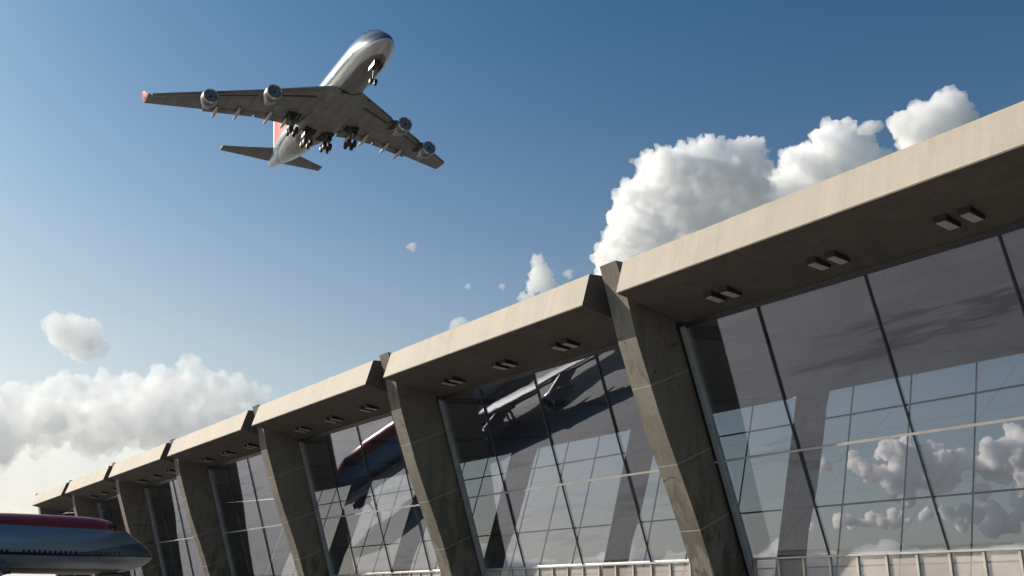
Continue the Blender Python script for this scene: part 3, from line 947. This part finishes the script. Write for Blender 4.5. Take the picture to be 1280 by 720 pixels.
cloud([(1088, 160, 8), (1078, 162, 6), (1097, 158, 6)], 2400, 'tiny white tuft floating between two cumulus clouds over the roof', 31, puff=2, vox=1.2, rough=1.4)
cloud([(676, 345, 14), (672, 327, 8), (683, 358, 12), (668, 358, 9), (690, 365, 8), (655, 372, 6), (662, 374, 7)], 2300,
      'narrow ragged white cloud standing on the roof edge left of the nearest pier', 4, puff=1.5, vox=1.2, rough=1.3)
for k, (px, py, r, lab) in enumerate(((515, 308, 4.5, 'tiny cloud scrap in clear sky below the right wing of the flying jet'), (585, 358, 3.2, 'tiny round cloud scrap above the roof, leftmost of the low pair'), (628, 358, 3.2, 'tiny round cloud scrap above the roof just left of the ragged cloud'), (711, 342, 4.5, 'small cloud scrap just right of the ragged cloud'), (574, 407, 8, 'small cloud cap peeping over the roof edge'), (790, 201, 3, 'faint tiny wisp left of the big cumulus top'))):
    cloud([(px, py, r), (px - r * .9, py + r * .2, r * .6), (px + r * .3, py + r * .8, r * .6)], 2000, lab, 40 + k, puff=1.5, vox=.5, rough=2.1)
cloud([(82, 417, 19), (106, 430, 20), (68, 404, 11), (98, 418, 20), (120, 436, 11), (58, 408, 6)], 2400,
      'single rounded white cloud floating above the cloud bank at the left', 5, vapour('small_cloud_vapour', .026, .2), puff=1.6, vox=1., rough=.7)
cloud([(20, 500, 16), (-30, 505, 22), (62, 492, 14), (92, 486, 16), (128, 490, 18), (165, 488, 16), (205, 478, 18), (240, 476, 18), (272, 488, 18), (305, 490, 14), (322, 496, 10), (236, 448, 5), (235, 458, 7), (300, 472, 7),
       (60, 528, 30, 60), (130, 528, 34, 60), (200, 520, 40, 60), (270, 525, 36, 60), (-20, 540, 40, 60)], 4200,
      'wide bank of cumulus low in the sky at the left', 6, puff=2.4, vox=1.7, rough=1., mat=VAP_THIN)


def scraps(x, y, w, h, n, r, seed):
    g = random.Random(seed)
    return [(x + g.gauss(0, .5) * w, y + g.gauss(0, .45) * h, r * g.uniform(.5, 1.25), g.uniform(-60, 60)) for _ in range(n)]
WARM = vapour('low_cloud_vapour', .11, .0, (1, .945, .87))  # scatter colour carries the reddened sunlight on these low clouds
cloud(scraps(1120, 585, 75, 34, 40, 8.5, 1), 5200, 'warm ragged low cloud seen through the nearest glass bay left of its third mullion', 61, WARM, puff=2, vox=1.4, rough=1.7)
cloud(scraps(1262, 580, 46, 52, 40, 10, 2) + scraps(1255, 650, 75, 18, 26, 7, 3), 5200, 'warm billowing low cloud seen through the glass at the right edge of the photo', 62, WARM, puff=2, vox=1.6, rough=1.4)
cloud(scraps(1085, 650, 75, 12, 24, 5.5, 4), 5600, 'small flat warm cloud low behind the nearest glass bay', 63, WARM, puff=2, vox=1.4, rough=1.5)

cloud([(560 + 42 * k, 738 - 6 * (k * 7 % 4), 24 + 5 * (k * 5 % 3)) for k in range(21)], 9000, 'long warm cloud bank added low on the horizon behind the terminal', 64, puff=1.6, vox=3.2, mat=VAP_THIN)  # bank added so the horizon looks bright and pinkish through the glass

HAZY = vapour('hazy_cloud_vapour', .0035, .3, (1, .985, .95))
cloud([(-60 + 45 * k, 572 + 9 * (k * 5 % 3), 26 + 6 * (k * 3 % 3)) for k in range(8)] + [(-40 + 70 * k, 612, 24) for k in range(4)], 5200, 'soft hazy cloud layer under the cumulus bank at the left', 71, HAZY, puff=1.5, vox=2.4, rough=.8)
